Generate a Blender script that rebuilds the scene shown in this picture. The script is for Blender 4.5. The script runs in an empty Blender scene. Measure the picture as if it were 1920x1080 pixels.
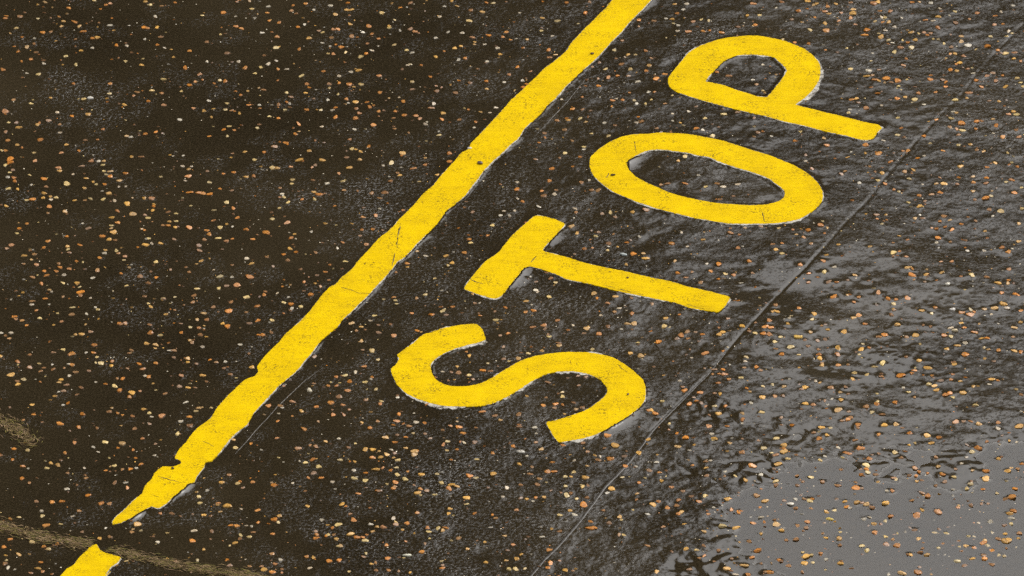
import bpy, bmesh, math, random
import numpy as np
from mathutils import Vector, Matrix
from mathutils.geometry import delaunay_2d_cdt

random.seed(7)
rng = np.random.default_rng(11)
scn = bpy.context.scene
COL = scn.collection

# ---------------------------------------------------------------- camera
LENS, SENSOR, DIST, ELEV = 380.0, 36.0, 28.0, 30.0
CAM = Vector((0.0, -DIST * math.cos(math.radians(ELEV)), DIST * math.sin(math.radians(ELEV))))
cam_data = bpy.data.cameras.new("camera")
cam_data.lens = LENS
cam_data.sensor_width = SENSOR
cam_data.clip_start = 0.5
cam_data.clip_end = 3000.0
cam = bpy.data.objects.new("camera", cam_data)
cam.location = CAM
cam.rotation_euler = (math.radians(90.0 - ELEV), 0.0, 0.0)
COL.objects.link(cam)
scn.camera = cam

# ---------------------------------------------------------------- sky, sun, exposure
SUN_EL, SUN_AZ = math.radians(44.0), math.radians(33.0)
world = bpy.data.worlds.new("World")
scn.world = world
world.use_nodes = True
wn, wl = world.node_tree.nodes, world.node_tree.links
wn.clear()
w_out = wn.new("ShaderNodeOutputWorld")
w_bg = wn.new("ShaderNodeBackground")
w_hsv = wn.new("ShaderNodeHueSaturation")
w_sky = wn.new("ShaderNodeTexSky")
w_sky.sky_type = 'NISHITA'
w_sky.sun_disc = False
w_sky.sun_elevation = SUN_EL
w_sky.sun_rotation = SUN_AZ
w_sky.air_density = 1.0
w_sky.dust_density = 4.0
w_sky.ozone_density = 1.0
w_hsv.inputs["Saturation"].default_value = 0.10      # overcast: the cloud sheet takes the blue out
w_bg.inputs["Strength"].default_value = 0.15
wl.new(w_sky.outputs["Color"], w_hsv.inputs["Color"])
wl.new(w_hsv.outputs["Color"], w_bg.inputs["Color"])
wl.new(w_bg.outputs["Background"], w_out.inputs["Surface"])

sun_data = bpy.data.lights.new("sun", 'SUN')
sun_data.energy = 0.6
sun_data.angle = math.radians(30.0)
sun_data.color = (1.0, 0.95, 0.88)
sun = bpy.data.objects.new("sun", sun_data)
d = Vector((math.sin(SUN_AZ) * math.cos(SUN_EL), math.cos(SUN_AZ) * math.cos(SUN_EL), math.sin(SUN_EL)))
sun.rotation_euler = d.to_track_quat('Z', 'Y').to_euler()
sun.location = d * 60
COL.objects.link(sun)

scn.view_settings.view_transform = 'Standard'
scn.view_settings.look = 'None'
scn.view_settings.gamma = 1.0
scn.view_settings.use_curve_mapping = False
scn.view_settings.exposure = 0.62
scn.render.filter_size = 2.4
scn.cycles.use_denoising = False      # the photograph has grain of its own
scn.cycles.max_bounces = 6
scn.cycles.transparent_max_bounces = 8

# ---------------------------------------------------------------- where a spot of the ground lies
R = cam.rotation_euler.to_matrix()
AX, AY, AZ = R.col[0].copy(), R.col[1].copy(), -R.col[2]
K = SENSOR / LENS

def P(px, py):
    u, v = (px - 960.0) / 1920.0 * K, (540.0 - py) / 1920.0 * K
    dv = AZ + AX * u + AY * v
    t = -CAM.z / dv.z
    return (CAM.x + dv.x * t, CAM.y + dv.y * t)

def to_px(x, y):
    X, Y, Z = x - CAM.x, y - CAM.y, -CAM.z
    dz = X * AZ.x + Y * AZ.y + Z * AZ.z
    u = (X * AX.x + Y * AX.y + Z * AX.z) / dz
    v = (X * AY.x + Y * AY.y + Z * AY.z) / dz
    return 960.0 + u / K * 1920.0, 540.0 - v / K * 1920.0

def sstep(a, b, x):
    t = np.clip((x - a) / (b - a), 0, 1)
    return t * t * (3 - 2 * t)

# ---------------------------------------------------------------- node helpers
def new_mat(name):
    m = bpy.data.materials.new(name)
    m.use_nodes = True
    nt = m.node_tree
    bsdf = nt.nodes["Principled BSDF"]
    return m, nt, bsdf

def nd(nt, kind, **kw):
    n = nt.nodes.new(kind)
    for k, v in kw.items():
        setattr(n, k, v)
    return n

def noise(nt, vec, scale, detail=3.0, rough=0.55, dist=0.0):
    n = nd(nt, "ShaderNodeTexNoise")
    n.inputs["Scale"].default_value = scale
    n.inputs["Detail"].default_value = detail
    n.inputs["Roughness"].default_value = rough
    n.inputs["Distortion"].default_value = dist
    if vec is not None:
        nt.links.new(vec, n.inputs["Vector"])
    return n.outputs["Fac"]

def ramp(nt, fac, stops):
    r = nd(nt, "ShaderNodeValToRGB")
    el = r.color_ramp.elements
    while len(el) < len(stops):
        el.new(0.5)
    for e, (p, c) in zip(el, stops):
        e.position = p
        e.color = (*c, 1.0) if len(c) == 3 else c
    nt.links.new(fac, r.inputs["Fac"])
    return r.outputs["Color"]

def math_n(nt, op, a, b=None, clamp=False):
    n = nd(nt, "ShaderNodeMath", operation=op, use_clamp=clamp)
    for i, v in enumerate((a, b)):
        if v is None:
            continue
        if isinstance(v, (int, float)):
            n.inputs[i].default_value = v
        else:
            nt.links.new(v, n.inputs[i])
    return n.outputs[0]

def mix_c(nt, fac, a, b, blend='MIX'):
    n = nd(nt, "ShaderNodeMix", data_type='RGBA', blend_type=blend)
    for sock, v in ((n.inputs[0], fac), (n.inputs[6], a), (n.inputs[7], b)):
        if isinstance(v, (int, float)):
            sock.default_value = v
        elif isinstance(v, tuple):
            sock.default_value = (*v, 1.0)
        else:
            nt.links.new(v, sock)
    return n.outputs[2]

def attr(nt, name):
    return nd(nt, "ShaderNodeAttribute", attribute_name=name)

def bump(nt, h, strength, dist, normal=None):
    b = nd(nt, "ShaderNodeBump")
    b.inputs["Distance"].default_value = dist
    if isinstance(strength, (int, float)):
        b.inputs["Strength"].default_value = strength
    else:
        nt.links.new(strength, b.inputs["Strength"])
    nt.links.new(h, b.inputs["Height"])
    if normal is not None:
        nt.links.new(normal, b.inputs["Normal"])
    return b.outputs["Normal"]

# ---------------------------------------------------------------- materials
def make_asphalt():
    m, nt, b = new_mat("wet_asphalt")
    pos = nd(nt, "ShaderNodeTexCoord").outputs["Object"]
    film = attr(nt, "film").outputs["Fac"]
    sub = attr(nt, "under").outputs["Fac"]
    big = noise(nt, pos, 1.6, 4)
    fine = noise(nt, pos, 160, 3, 0.6)
    col = ramp(nt, big, [(0.30, (0.0150, 0.0108, 0.0052)), (0.52, (0.0240, 0.0176, 0.0086)), (0.74, (0.0350, 0.0260, 0.0135))])
    col = mix_c(nt, math_n(nt, 'MULTIPLY', ramp(nt, fine, [(0.45, (0, 0, 0)), (0.8, (1, 1, 1))]), 0.5), col, (0.085, 0.062, 0.035))
    nt.links.new(col, b.inputs["Base Color"])
    rg = nd(nt, "ShaderNodeMapRange")
    rg.inputs["To Min"].default_value = 0.10
    rg.inputs["To Max"].default_value = 0.045
    nt.links.new(film, rg.inputs["Value"])
    nt.links.new(rg.outputs[0], b.inputs["Roughness"])
    b.inputs["IOR"].default_value = 1.46
    nt.links.new(math_n(nt, 'MULTIPLY', math_n(nt, 'SUBTRACT', 1.0, sub, True), 0.5), b.inputs["Specular IOR Level"])
    dry = attr(nt, "coarse").outputs["Fac"]
    n1 = noise(nt, pos, 118, 4, 0.62, 0.3)
    n2 = noise(nt, pos, 330, 2, 0.6)
    sm = nd(nt, "ShaderNodeMapRange", interpolation_type='SMOOTHSTEP')
    sm.inputs["From Min"].default_value = 0.50
    sm.inputs["From Max"].default_value = 0.74
    nt.links.new(n1, sm.inputs["Value"])
    h = math_n(nt, 'ADD', sm.outputs[0], math_n(nt, 'MULTIPLY', n2, 0.16))
    nt.links.new(bump(nt, h, dry, 0.0026), b.inputs["Normal"])
    return m

def make_water():
    m, nt, b = new_mat("puddle_water")
    nt.nodes.remove(b)
    out = nt.nodes["Material Output"]
    pos = nd(nt, "ShaderNodeTexCoord").outputs["Object"]
    nrm = bump(nt, noise(nt, pos, 16, 3, 0.5), 0.30, 0.0012)
    fr = nd(nt, "ShaderNodeFresnel")
    fr.inputs["IOR"].default_value = 1.55
    tr = nd(nt, "ShaderNodeBsdfTransparent")
    tr.inputs["Color"].default_value = (0.93, 0.91, 0.87, 1)
    gl = nd(nt, "ShaderNodeBsdfGlossy")
    gl.inputs["Roughness"].default_value = 0.05
    nt.links.new(nrm, gl.inputs["Normal"])
    mx = nd(nt, "ShaderNodeMixShader")
    geo = nd(nt, "ShaderNodeNewGeometry")
    up = math_n(nt, 'SUBTRACT', 1.0, geo.outputs["Backfacing"])
    nt.links.new(math_n(nt, 'MULTIPLY', fr.outputs[0], up), mx.inputs[0])
    nt.links.new(tr.outputs[0], mx.inputs[1])
    nt.links.new(gl.outputs[0], mx.inputs[2])
    nt.links.new(mx.outputs[0], out.inputs["Surface"])
    return m

def make_yellow(name, angle):
    """yellow road paint: brush streaks along ANGLE, worn dark specks, smudges"""
    m, nt, b = new_mat(name)
    pos = nd(nt, "ShaderNodeTexCoord").outputs["Object"]
    mp = nd(nt, "ShaderNodeMapping")
    mp.inputs["Rotation"].default_value = (0, 0, -angle)
    mp.inputs["Scale"].default_value = (9.0, 260.0, 1.0)
    nt.links.new(pos, mp.inputs["Vector"])
    streak = noise(nt, mp.outputs[0], 1.0, 3, 0.6, 0.3)
    blot = noise(nt, pos, 16.0, 6, 0.68)
    grit = noise(nt, pos, 190.0, 2, 0.5)
    zone = noise(nt, pos, 14.0, 3, 0.6)
    col = ramp(nt, blot, [(0.30, (0.69, 0.45, 0.0005)), (0.70, (0.83, 0.56, 0.0005))])
    s = ramp(nt, streak, [(0.30, (1, 1, 1)), (0.46, (0, 0, 0))])
    col = mix_c(nt, math_n(nt, 'MULTIPLY', s, 0.36), col, (0.42, 0.27, 0.004))
    worn = math_n(nt, 'MULTIPLY', ramp(nt, noise(nt, pos, 5.5, 5, 0.65), [(0.44, (0, 0, 0)), (0.68, (1, 1, 1))]), ramp(nt, streak, [(0.36, (1, 1, 1)), (0.60, (0.15, 0.15, 0.15))]))
    col = mix_c(nt, math_n(nt, 'MULTIPLY', worn, 0.36), col, (0.36, 0.215, 0.008))
    z = ramp(nt, zone, [(0.42, (0, 0, 0)), (0.66, (1, 1, 1))])
    g = ramp(nt, grit, [(0.37, (1, 1, 1)), (0.45, (0, 0, 0))])
    col = mix_c(nt, math_n(nt, 'MULTIPLY', math_n(nt, 'MULTIPLY', z, g), 0.8), col, (0.09, 0.055, 0.012))
    edge = attr(nt, "rim").outputs["Fac"]
    e = math_n(nt, 'MULTIPLY', edge, ramp(nt, noise(nt, pos, 60, 3), [(0.45, (0, 0, 0)), (0.62, (1, 1, 1))]))
    col = mix_c(nt, math_n(nt, 'MULTIPLY', e, 0.25), col, (0.20, 0.12, 0.02))
    nt.links.new(col, b.inputs["Base Color"])
    b.inputs["Roughness"].default_value = 0.5
    b.inputs["IOR"].default_value = 1.30
    b.inputs["Specular IOR Level"].default_value = 0.06
    h = math_n(nt, 'ADD', math_n(nt, 'MULTIPLY', streak, 0.6), noise(nt, pos, 70, 4, 0.6))
    nt.links.new(bump(nt, h, 0.5, 0.0016), b.inputs["Normal"])
    return m

def make_rim():
    m, nt, b = new_mat("worn_white_paint")
    pos = nd(nt, "ShaderNodeTexCoord").outputs["Object"]
    f = noise(nt, pos, 55, 4, 0.65)
    nt.links.new(ramp(nt, f, [(0.36, (0.07, 0.055, 0.035)), (0.50, (0.42, 0.39, 0.33)), (0.7, (0.62, 0.59, 0.52))]), b.inputs["Base Color"])
    b.inputs["Roughness"].default_value = 0.35
    nt.links.new(bump(nt, noise(nt, pos, 180, 3), 0.7, 0.002), b.inputs["Normal"])
    return m

def make_stone():
    m, nt, b = new_mat("flint_chips")
    c = attr(nt, "tone").outputs["Color"]
    pos = nd(nt, "ShaderNodeTexCoord").outputs["Object"]
    f = noise(nt, pos, 300, 4, 0.7)
    col = mix_c(nt, 1.0, c, ramp(nt, f, [(0.36, (0.45, 0.38, 0.30)), (0.54, (1.12, 1.12, 1.12))]), 'MULTIPLY')
    nt.links.new(col, b.inputs["Base Color"])
    b.inputs["Roughness"].default_value = 0.30
    b.inputs["IOR"].default_value = 1.35
    return m

def make_flat(name, c1, c2, scale, rough, bs=0.0, bd=0.002):
    m, nt, b = new_mat(name)
    pos = nd(nt, "ShaderNodeTexCoord").outputs["Object"]
    f = noise(nt, pos, scale, 4, 0.6)
    nt.links.new(ramp(nt, f, [(0.35, c1), (0.65, c2)]), b.inputs["Base Color"])
    b.inputs["Roughness"].default_value = rough
    b.inputs["IOR"].default_value = 1.36
    if bs:
        nt.links.new(bump(nt, f, bs, bd), b.inputs["Normal"])
    return m

M_ASPH = make_asphalt()
M_WATER = make_water()
M_RIM = make_rim()
M_STONE = make_stone()
M_TAR = make_flat("smooth_tar", (0.030, 0.024, 0.017), (0.046, 0.038, 0.028), 60, 0.34, 0.5, 0.002)
M_SCRATCH = make_flat("pale_scrape", (0.035, 0.027, 0.016), (0.10, 0.085, 0.065), 90, 0.35, 0.3)
M_BLOCK = make_flat("dark_block_side", (0.016, 0.014, 0.010), (0.026, 0.022, 0.015), 0.6, 0.85)  # dark surface of the added block, met only in reflections
M_BLOCK_TOP = make_flat("dark_block_top", (0.02, 0.02, 0.02), (0.035, 0.033, 0.03), 1.0, 0.8)
M_RIDGE = make_flat("dark_ridge_side", (0.014, 0.013, 0.008), (0.030, 0.027, 0.016), 0.2, 0.95)  # dark surface of the added ridge, unseen except in reflections

# ---------------------------------------------------------------- object helpers
def tag(o, label=None, cat=None, group=None, kind=None):
    if label: o["label"] = label
    if cat: o["category"] = cat
    if group: o["group"] = group
    if kind: o["kind"] = kind
    return o

def mesh_obj(name, verts, faces, mat, parent=None, smooth=True):
    me = bpy.data.meshes.new(name)
    me.from_pydata([tuple(v) for v in verts], [], [tuple(f) for f in faces])
    if smooth:
        me.polygons.foreach_set("use_smooth", [True] * len(me.polygons))
    me.materials.append(mat)
    me.update()
    o = bpy.data.objects.new(name, me)
    COL.objects.link(o)
    if parent: o.parent = parent
    return o

# ---------------------------------------------------------------- outlines of the markings (spots on the photo's ground)
def tile(ox, oy, k, s):
    v = list(map(int, s.replace(',', ' ').split()))
    return [(ox + k * v[i], oy + k * v[i + 1]) for i in range(0, len(v), 2)]

OUT = {}
OUT['P'] = (tile(1240, 50, .225, "55,470 62,425 100,370 160,300 200,250 270,195 340,160 430,130 520,105 620,90 720,82 830,85 940,105 1040,130 1130,165 1200,195 1260,240 1305,290 1325,340 1325,400 1310,460 1270,520 1220,575 1165,620 1120,652 1200,675 1320,705 1440,735 1580,770 1720,805 1800,820 1838,848 1800,885 1770,930 1720,950 1660,948 1540,915 1380,880 1200,832 1100,810 1000,788 880,755 760,728 640,700 520,668 400,635 280,600 200,575 120,545 75,510"),
            tile(1240, 50, .225, "370,455 430,380 515,295 600,255 680,242 760,240 850,248 930,260 980,295 1030,345 1045,375 1005,440 950,510 900,570 870,592 800,585 720,560 600,525 520,492 450,478 390,465"))
OUT['O'] = (tile(1090, 220, .25, "62,360 70,300 130,240 210,190 300,150 400,132 500,128 590,120 700,125 830,138 950,158 1080,185 1230,235 1400,285 1500,325 1590,360 1690,420 1770,490 1810,560 1805,630 1760,685 1690,735 1620,770 1500,792 1400,800 1270,802 1120,800 1000,785 860,762 700,725 560,690 440,650 330,605 240,565 170,515 110,460 75,410"),
            tile(1090, 220, .25, "340,345 375,310 440,275 520,250 600,248 700,260 800,275 860,292 950,305 1050,345 1150,378 1250,405 1350,440 1410,465 1440,490 1490,520 1525,565 1520,600 1480,630 1400,652 1300,662 1150,658 1020,648 880,625 760,600 660,570 570,530 480,490 410,450 360,400"))
OUT['T'] = (tile(860, 390, .275, "38,555 70,500 120,440 180,370 270,310 300,270 370,185 450,115 505,65 540,55 600,65 670,85 725,112 700,145 640,210 575,290 650,315 760,345 850,375 1000,410 1150,440 1300,475 1450,505 1560,540 1680,565 1780,590 1850,612 1820,670 1770,712 1700,705 1580,685 1480,650 1380,630 1250,605 1100,578 980,545 860,515 740,490 660,455 560,420 480,403 440,420 400,470 350,530 290,605 245,625 180,610 110,585"), None)
OUT['S'] = (tile(720, 580, .26667, "650,105 690,140 705,180 715,215 660,235 580,255 500,280 420,315 360,355 332,385 328,420 345,470 370,505 430,535 500,548 600,545 680,525 760,485 830,440 900,395 980,355 1070,328 1180,310 1300,302 1430,305 1530,320 1620,345 1700,395 1770,450 1820,500 1840,560 1835,640 1790,700 1710,760 1600,825 1500,880 1400,910 1300,928 1230,937 1190,890 1140,800 1200,785 1270,765 1340,742 1400,722 1460,690 1500,660 1550,620 1568,590 1565,550 1530,505 1480,475 1400,448 1320,438 1220,440 1120,465 1030,515 950,570 860,625 770,665 690,685 600,690 500,688 400,680 320,660 230,632 150,590 90,530 58,470 52,425 85,395 105,355 95,325 150,280 210,240 270,185 340,158 420,135 520,115 590,107"), None)
left_edge = ([(2020, -905), (1600, -465), (1400, -260)] +
    tile(960, 0, .25, "765,-10 740,25 660,105 600,165 510,255 440,330 405,385 330,450 240,520 160,600 80,680 0,750") +
    tile(480, 0, .25, "1840,840 1780,905 1690,1000") +
    tile(480, 270, .25, "1610,0 1595,40 1540,70 1490,130 1410,215 1330,310 1250,380 1180,465 1080,560 1000,650 920,715 830,815 760,890 720,945 650,1000 590,1060") +
    tile(480, 540, .25, "550,0 490,65 440,130 370,215 300,280 220,350 170,415 90,490 10,590 15,630 -10,662") +
    tile(0, 540, .25, "1835,692 1780,740 1700,820 1620,910 1580,980 1510,1030 1460,1075") +
    tile(0, 810, .25, "1400,70 1345,130 1320,175 1310,200 1350,215 1360,240 1300,262 1220,262 1160,310 1140,350 1090,410 1060,470 1000,520 940,580 870,640 848,670 845,695"))
right_edge = (tile(0, 810, .25, "900,685 980,650 1060,600 1130,565 1190,575 1250,540 1300,490 1370,440 1410,395 1455,385 1480,330 1530,270 1540,230 1590,220 1640,170 1700,90 1740,40 1785,0") +
    tile(0, 540, .25, "1850,1030 1905,935") +
    tile(480, 540, .25, "80,835 140,770 160,745 230,690 300,630 360,560 420,490 490,400 560,340 620,285 640,250 700,200 760,140 820,80 860,40 895,0") +
    tile(480, 270, .25, "960,1010 1020,940 1060,890 1130,840 1200,760 1270,690 1330,630 1390,560 1430,500 1500,450 1570,390 1620,320 1670,260 1720,190 1780,130 1850,70") +
    tile(960, 0, .25, "0,1080 50,1040 100,960 200,870 260,800 330,740 400,660 470,590 520,540 600,470 680,390 750,310 820,240 900,150 960,90 1030,20 1055,-10") +
    [(1470, -250), (1670, -460), (2085, -905)])
OUT['line'] = (left_edge + right_edge, None)
OUT['dash'] = (tile(0, 810, .25, "380,1160 420,1115 455,1080 500,1030 550,1000 600,940 650,895 680,860 725,845 745,885 790,910 860,930 905,945 880,985 830,1020 790,1080 755,1130") +
    [(-160, 1465), (-290, 1475)], None)

def densify(pts, step=0.004, jit=0.0007, seed=0):
    """closed outline through PTS, evenly stepped on the ground, with the ragged hand-painted edge"""
    r = np.random.default_rng(seed)
    g = np.array([P(*p) for p in pts])
    n = len(g)
    out = []
    for i in range(n):
        p0, p1, p2, p3 = g[i - 1], g[i], g[(i + 1) % n], g[(i + 2) % n]
        L = np.linalg.norm(p2 - p1)
        k = max(1, int(L / step)) if L < 0.5 else int(L / 0.02)
        for j in range(k):
            t = j / k
            a = 0.5 * (2 * p1 + (p2 - p0) * t + (2 * p0 - 5 * p1 + 4 * p2 - p3) * t * t + (3 * p1 - p0 - 3 * p2 + p3) * t ** 3)
            l = p1 + (p2 - p1) * t
            out.append(0.6 * a + 0.4 * l)
    out = np.array(out)
    m = len(out)
    j1 = r.normal(0, 1, (m, 2)); j2 = r.normal(0, 1, (m, 2))
    j2 = sum(np.roll(j2, s, 0) for s in range(-3, 4)) / 2.65
    return out + jit * (0.65 * j1 + 0.45 * j2)

OUTG = {k: (densify(o, seed=i), densify(h, seed=i + 50) if h else None) for i, (k, (o, h)) in enumerate(OUT.items())}

# ---------------------------------------------------------------- the ground's relief on a fine grid
GX0, GX1, GY0, GY1, DX, DY = -1.62, 1.62, -1.72, 1.88, 0.004, 0.005
gx = np.arange(GX0, GX1 + 1e-9, DX); gy = np.arange(GY0, GY1 + 1e-9, DY)
NX, NY = len(gx), len(gy)
XX, YY = np.meshgrid(gx, gy)
PX, PY = to_px(XX, YY)
FX = np.fft.fftfreq(NX, DX)[None, :]; FY = np.fft.fftfreq(NY, DY)[:, None]
FR = np.hypot(FX, FY)

def grf(l0, l1, seed):
    """random relief with wavelengths from l0 to l1 metres, unit deviation"""
    w = np.random.default_rng(seed).normal(size=(NY, NX))
    band = np.exp(-(FR * l0) ** 2 * 0.7) * (1 - np.exp(-(FR * l1) ** 2 * 0.7)) / (0.3 / l1 + FR)
    f = np.fft.ifft2(np.fft.fft2(w) * band).real
    return (f - f.mean()) / f.std()

def blur(a, s):
    return np.fft.ifft2(np.fft.fft2(a) * np.exp(-2 * (math.pi * FR * s) ** 2)).real

def raster(polys):
    cross = np.zeros((NY, NX + 1), int)
    for p in polys:
        q = np.roll(p, -1, 0)
        for (x0, y0), (x1, y1) in zip(p, q):
            if y0 == y1: continue
            if y0 > y1: x0, y0, x1, y1 = x1, y1, x0, y0
            a, b = int(np.ceil((y0 - GY0) / DY)), int(np.ceil((y1 - GY0) / DY))
            r_ = np.arange(max(a, 0), min(b, NY))
            if len(r_) == 0: continue
            xs = x0 + (x1 - x0) * (GY0 + r_ * DY - y0) / (y1 - y0)
            c = np.clip(np.ceil((xs - GX0) / DX).astype(int), 0, NX)
            np.add.at(cross, (r_, c), 1)
    return (np.cumsum(cross, 1)[:, :NX] % 2).astype(float)

MASK = raster([q for o, h in OUTG.values() for q in ((o, h) if h is not None else (o,))])

def seg_dist(pts):
    """distance in metres from every grid node to a polyline given in photo spots"""
    g = [np.array(P(*p)) for p in pts]
    best = np.full(XX.shape, 9.0)
    for a, b in zip(g, g[1:]):
        v = b - a; L2 = (v * v).sum()
        t = np.clip(((XX - a[0]) * v[0] + (YY - a[1]) * v[1]) / L2, 0, 1)
        best = np.minimum(best, np.hypot(XX - a[0] - t * v[0], YY - a[1] - t * v[1]))
    return best

SEAM = [(2080, -150), (1920, 44), (1870, 95), (1825, 147), (1800, 182), (1767, 212), (1717, 265), (1660, 332), (1625, 378), (1590, 412), (1550, 458), (1510, 502), (1475, 535), (1430, 585), (1385, 632), (1360, 662), (1330, 700), (1298, 732), (1260, 770), (1225, 805)]
SEAM2 = [(1225, 806), (1185, 860), (1160, 887), (1135, 912), (1115, 940), (1085, 980), (1047, 1025), (1020, 1050), (995, 1080), (930, 1170)]

def G(cx, cy, rx, ry, a):
    return a * np.exp(-((PX - cx) / rx) ** 2 - ((PY - cy) / ry) ** 2)

win = sstep(0, 0.12, np.minimum.reduce([XX - GX0, GX1 - XX, YY - GY0, GY1 - YY]))
# puddle basin in the near right corner
wob = 40 * grf(0.15, 0.9, 3) + 16 * grf(0.03, 0.12, 4)
px_left = 1335 - 0.00085 * np.clip(PY - 840, 0, 400) ** 2
basin = sstep(-110, 150, np.minimum(PX - px_left, (PY - 835 + 18 * np.sin(PX / 140.0)) * 1.3) + wob) * win
# how far a film of water hides the stone texture
film = 0.10 + G(1620, 700, 370, 190, .95) + G(1720, 500, 330, 95, .45) + G(1560, 340, 90, 45, .5) + G(1400, 520, 160, 110, .38) + G(1300, 960, 90, 30, .4) \
    + G(880, 950, 160, 25, .35) + G(1080, 990, 200, 50, .30) + G(1240, 985, 60, 18, .3) + G(1360, 330, 120, 40, .30) + G(1320, 120, 80, 25, .08) + G(1120, 720, 120, 40, .3) \
    + G(520, 860, 120, 18, .35) + G(760, 445, 60, 20, .3) + G(1800, 130, 110, 90, .10) + G(1000, 760, 30, 20, .2) - G(1860, 690, 120, 70, .35) - G(1350, 480, 60, 60, .1)
film += 0.12 * grf(0.06, 0.5, 5) + 0.10 * grf(0.015, 0.06, 6)
film = np.clip(np.maximum(film, np.clip(1.6 * basin + 0.55 * blur(basin, 0.06), 0, 1)), 0, 1)

coarse = 0.095 + 0.115 * sstep(560, 1250, PX - 0.55 * (540 - PY)) + 0.07 * grf(0.10, 0.6, 31) + G(150, 190, 120, 80, .22) + G(690, 390, 100, 80, .22) + G(60, 40, 90, 60, .15) + G(460, 590, 150, 40, .1) + G(860, 960, 200, 70, .12) - G(1450, 210, 330, 190, .10) - G(1150, 480, 160, 120, .04)
coarse = np.clip(coarse, 0.05, 0.6) * (1 - 0.93 * film)
pore = grf(0.016, 0.06, 33)
pore2 = grf(0.05, 0.2, 34)
mz = np.clip(0.06 + G(1840, 700, 130, 85, 1.0) + G(1785, 562, 70, 28, .8) + G(1190, 1025, 130, 22, .8) + G(1170, 925, 70, 28, .8) + G(1330, 850, 40, 120, .35) + G(1620, 655, 200, 60, .25) + G(1560, 250, 200, 60, .3) + G(1700, 330, 90, 40, .6), 0, 1)
matte = sstep(0.25, 0.6, pore * 0.85 + pore2 * 0.35 + 2.4 * (mz - 0.62)) * (1 - sstep(0.5, 0.8, basin))
h = 0.00055 * grf(0.25, 1.2, 1) + 0.00022 * grf(0.05, 0.2, 2) * (1 - 0.75 * film)
micro = grf(0.010, 0.028, 8)
pits = -np.clip(grf(0.014, 0.05, 9) - 0.9, 0, None)
h -= 0.00015 * matte * win
h += (0.00017 * micro + 0.00030 * pits) * (1 - 0.94 * film) * (0.25 + 1.6 * coarse)
h -= 0.0022 * basin
ds = seg_dist(SEAM)
h -= 0.0006 * np.exp(-(ds / 0.0036) ** 2) * (0.8 + 0.2 * sstep(-0.4, 0.5, grf(0.1, 0.4, 41)))
# asphalt left of the seam lies a touch higher
h += 0.0006 * np.clip(blur((PX < 1990 - 0.0 * PY).astype(float), 0.01), 0, 1) * 0
# water creeping up the paint's edges
ramp_w = np.clip(0.55 + 0.5 * grf(0.08, 0.4, 12), 0, 1)
HB = h.copy()
edge_r = blur(MASK, 0.0065) * (1 - MASK)
h += 0.0030 * edge_r * ramp_w
pool = np.clip(G(985, 525, 30, 28, 1) + G(1180, 302, 26, 14, 1) + G(1175, 805, 60, 30, 1) + G(262, 968, 45, 22, 1) + G(340, 918, 25, 22, .8) + G(800, 440, 26, 18, .45) + G(760, 470, 30, 20, .3) + G(1035, 440, 22, 22, .7), 0, 1)
edge_w = blur(MASK, 0.019) * (1 - MASK)
h += 0.0085 * edge_w * pool
film = np.clip(film + 2.2 * edge_r * ramp_w + 4.0 * edge_w * pool, 0, 1)
coarse *= 1 - np.clip(2.0 * edge_r * ramp_w + 4.0 * edge_w * pool, 0, 0.93)
h *= win; HB *= win

def sample(F, x, y):
    i = np.clip((np.asarray(x) - GX0) / DX, 0, NX - 1.001); j = np.clip((np.asarray(y) - GY0) / DY, 0, NY - 1.001)
    i0, j0 = i.astype(int), j.astype(int); fi, fj = i - i0, j - j0
    return (F[j0, i0] * (1 - fi) * (1 - fj) + F[j0, i0 + 1] * fi * (1 - fj) + F[j0 + 1, i0] * (1 - fi) * fj + F[j0 + 1, i0 + 1] * fi * fj)

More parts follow.
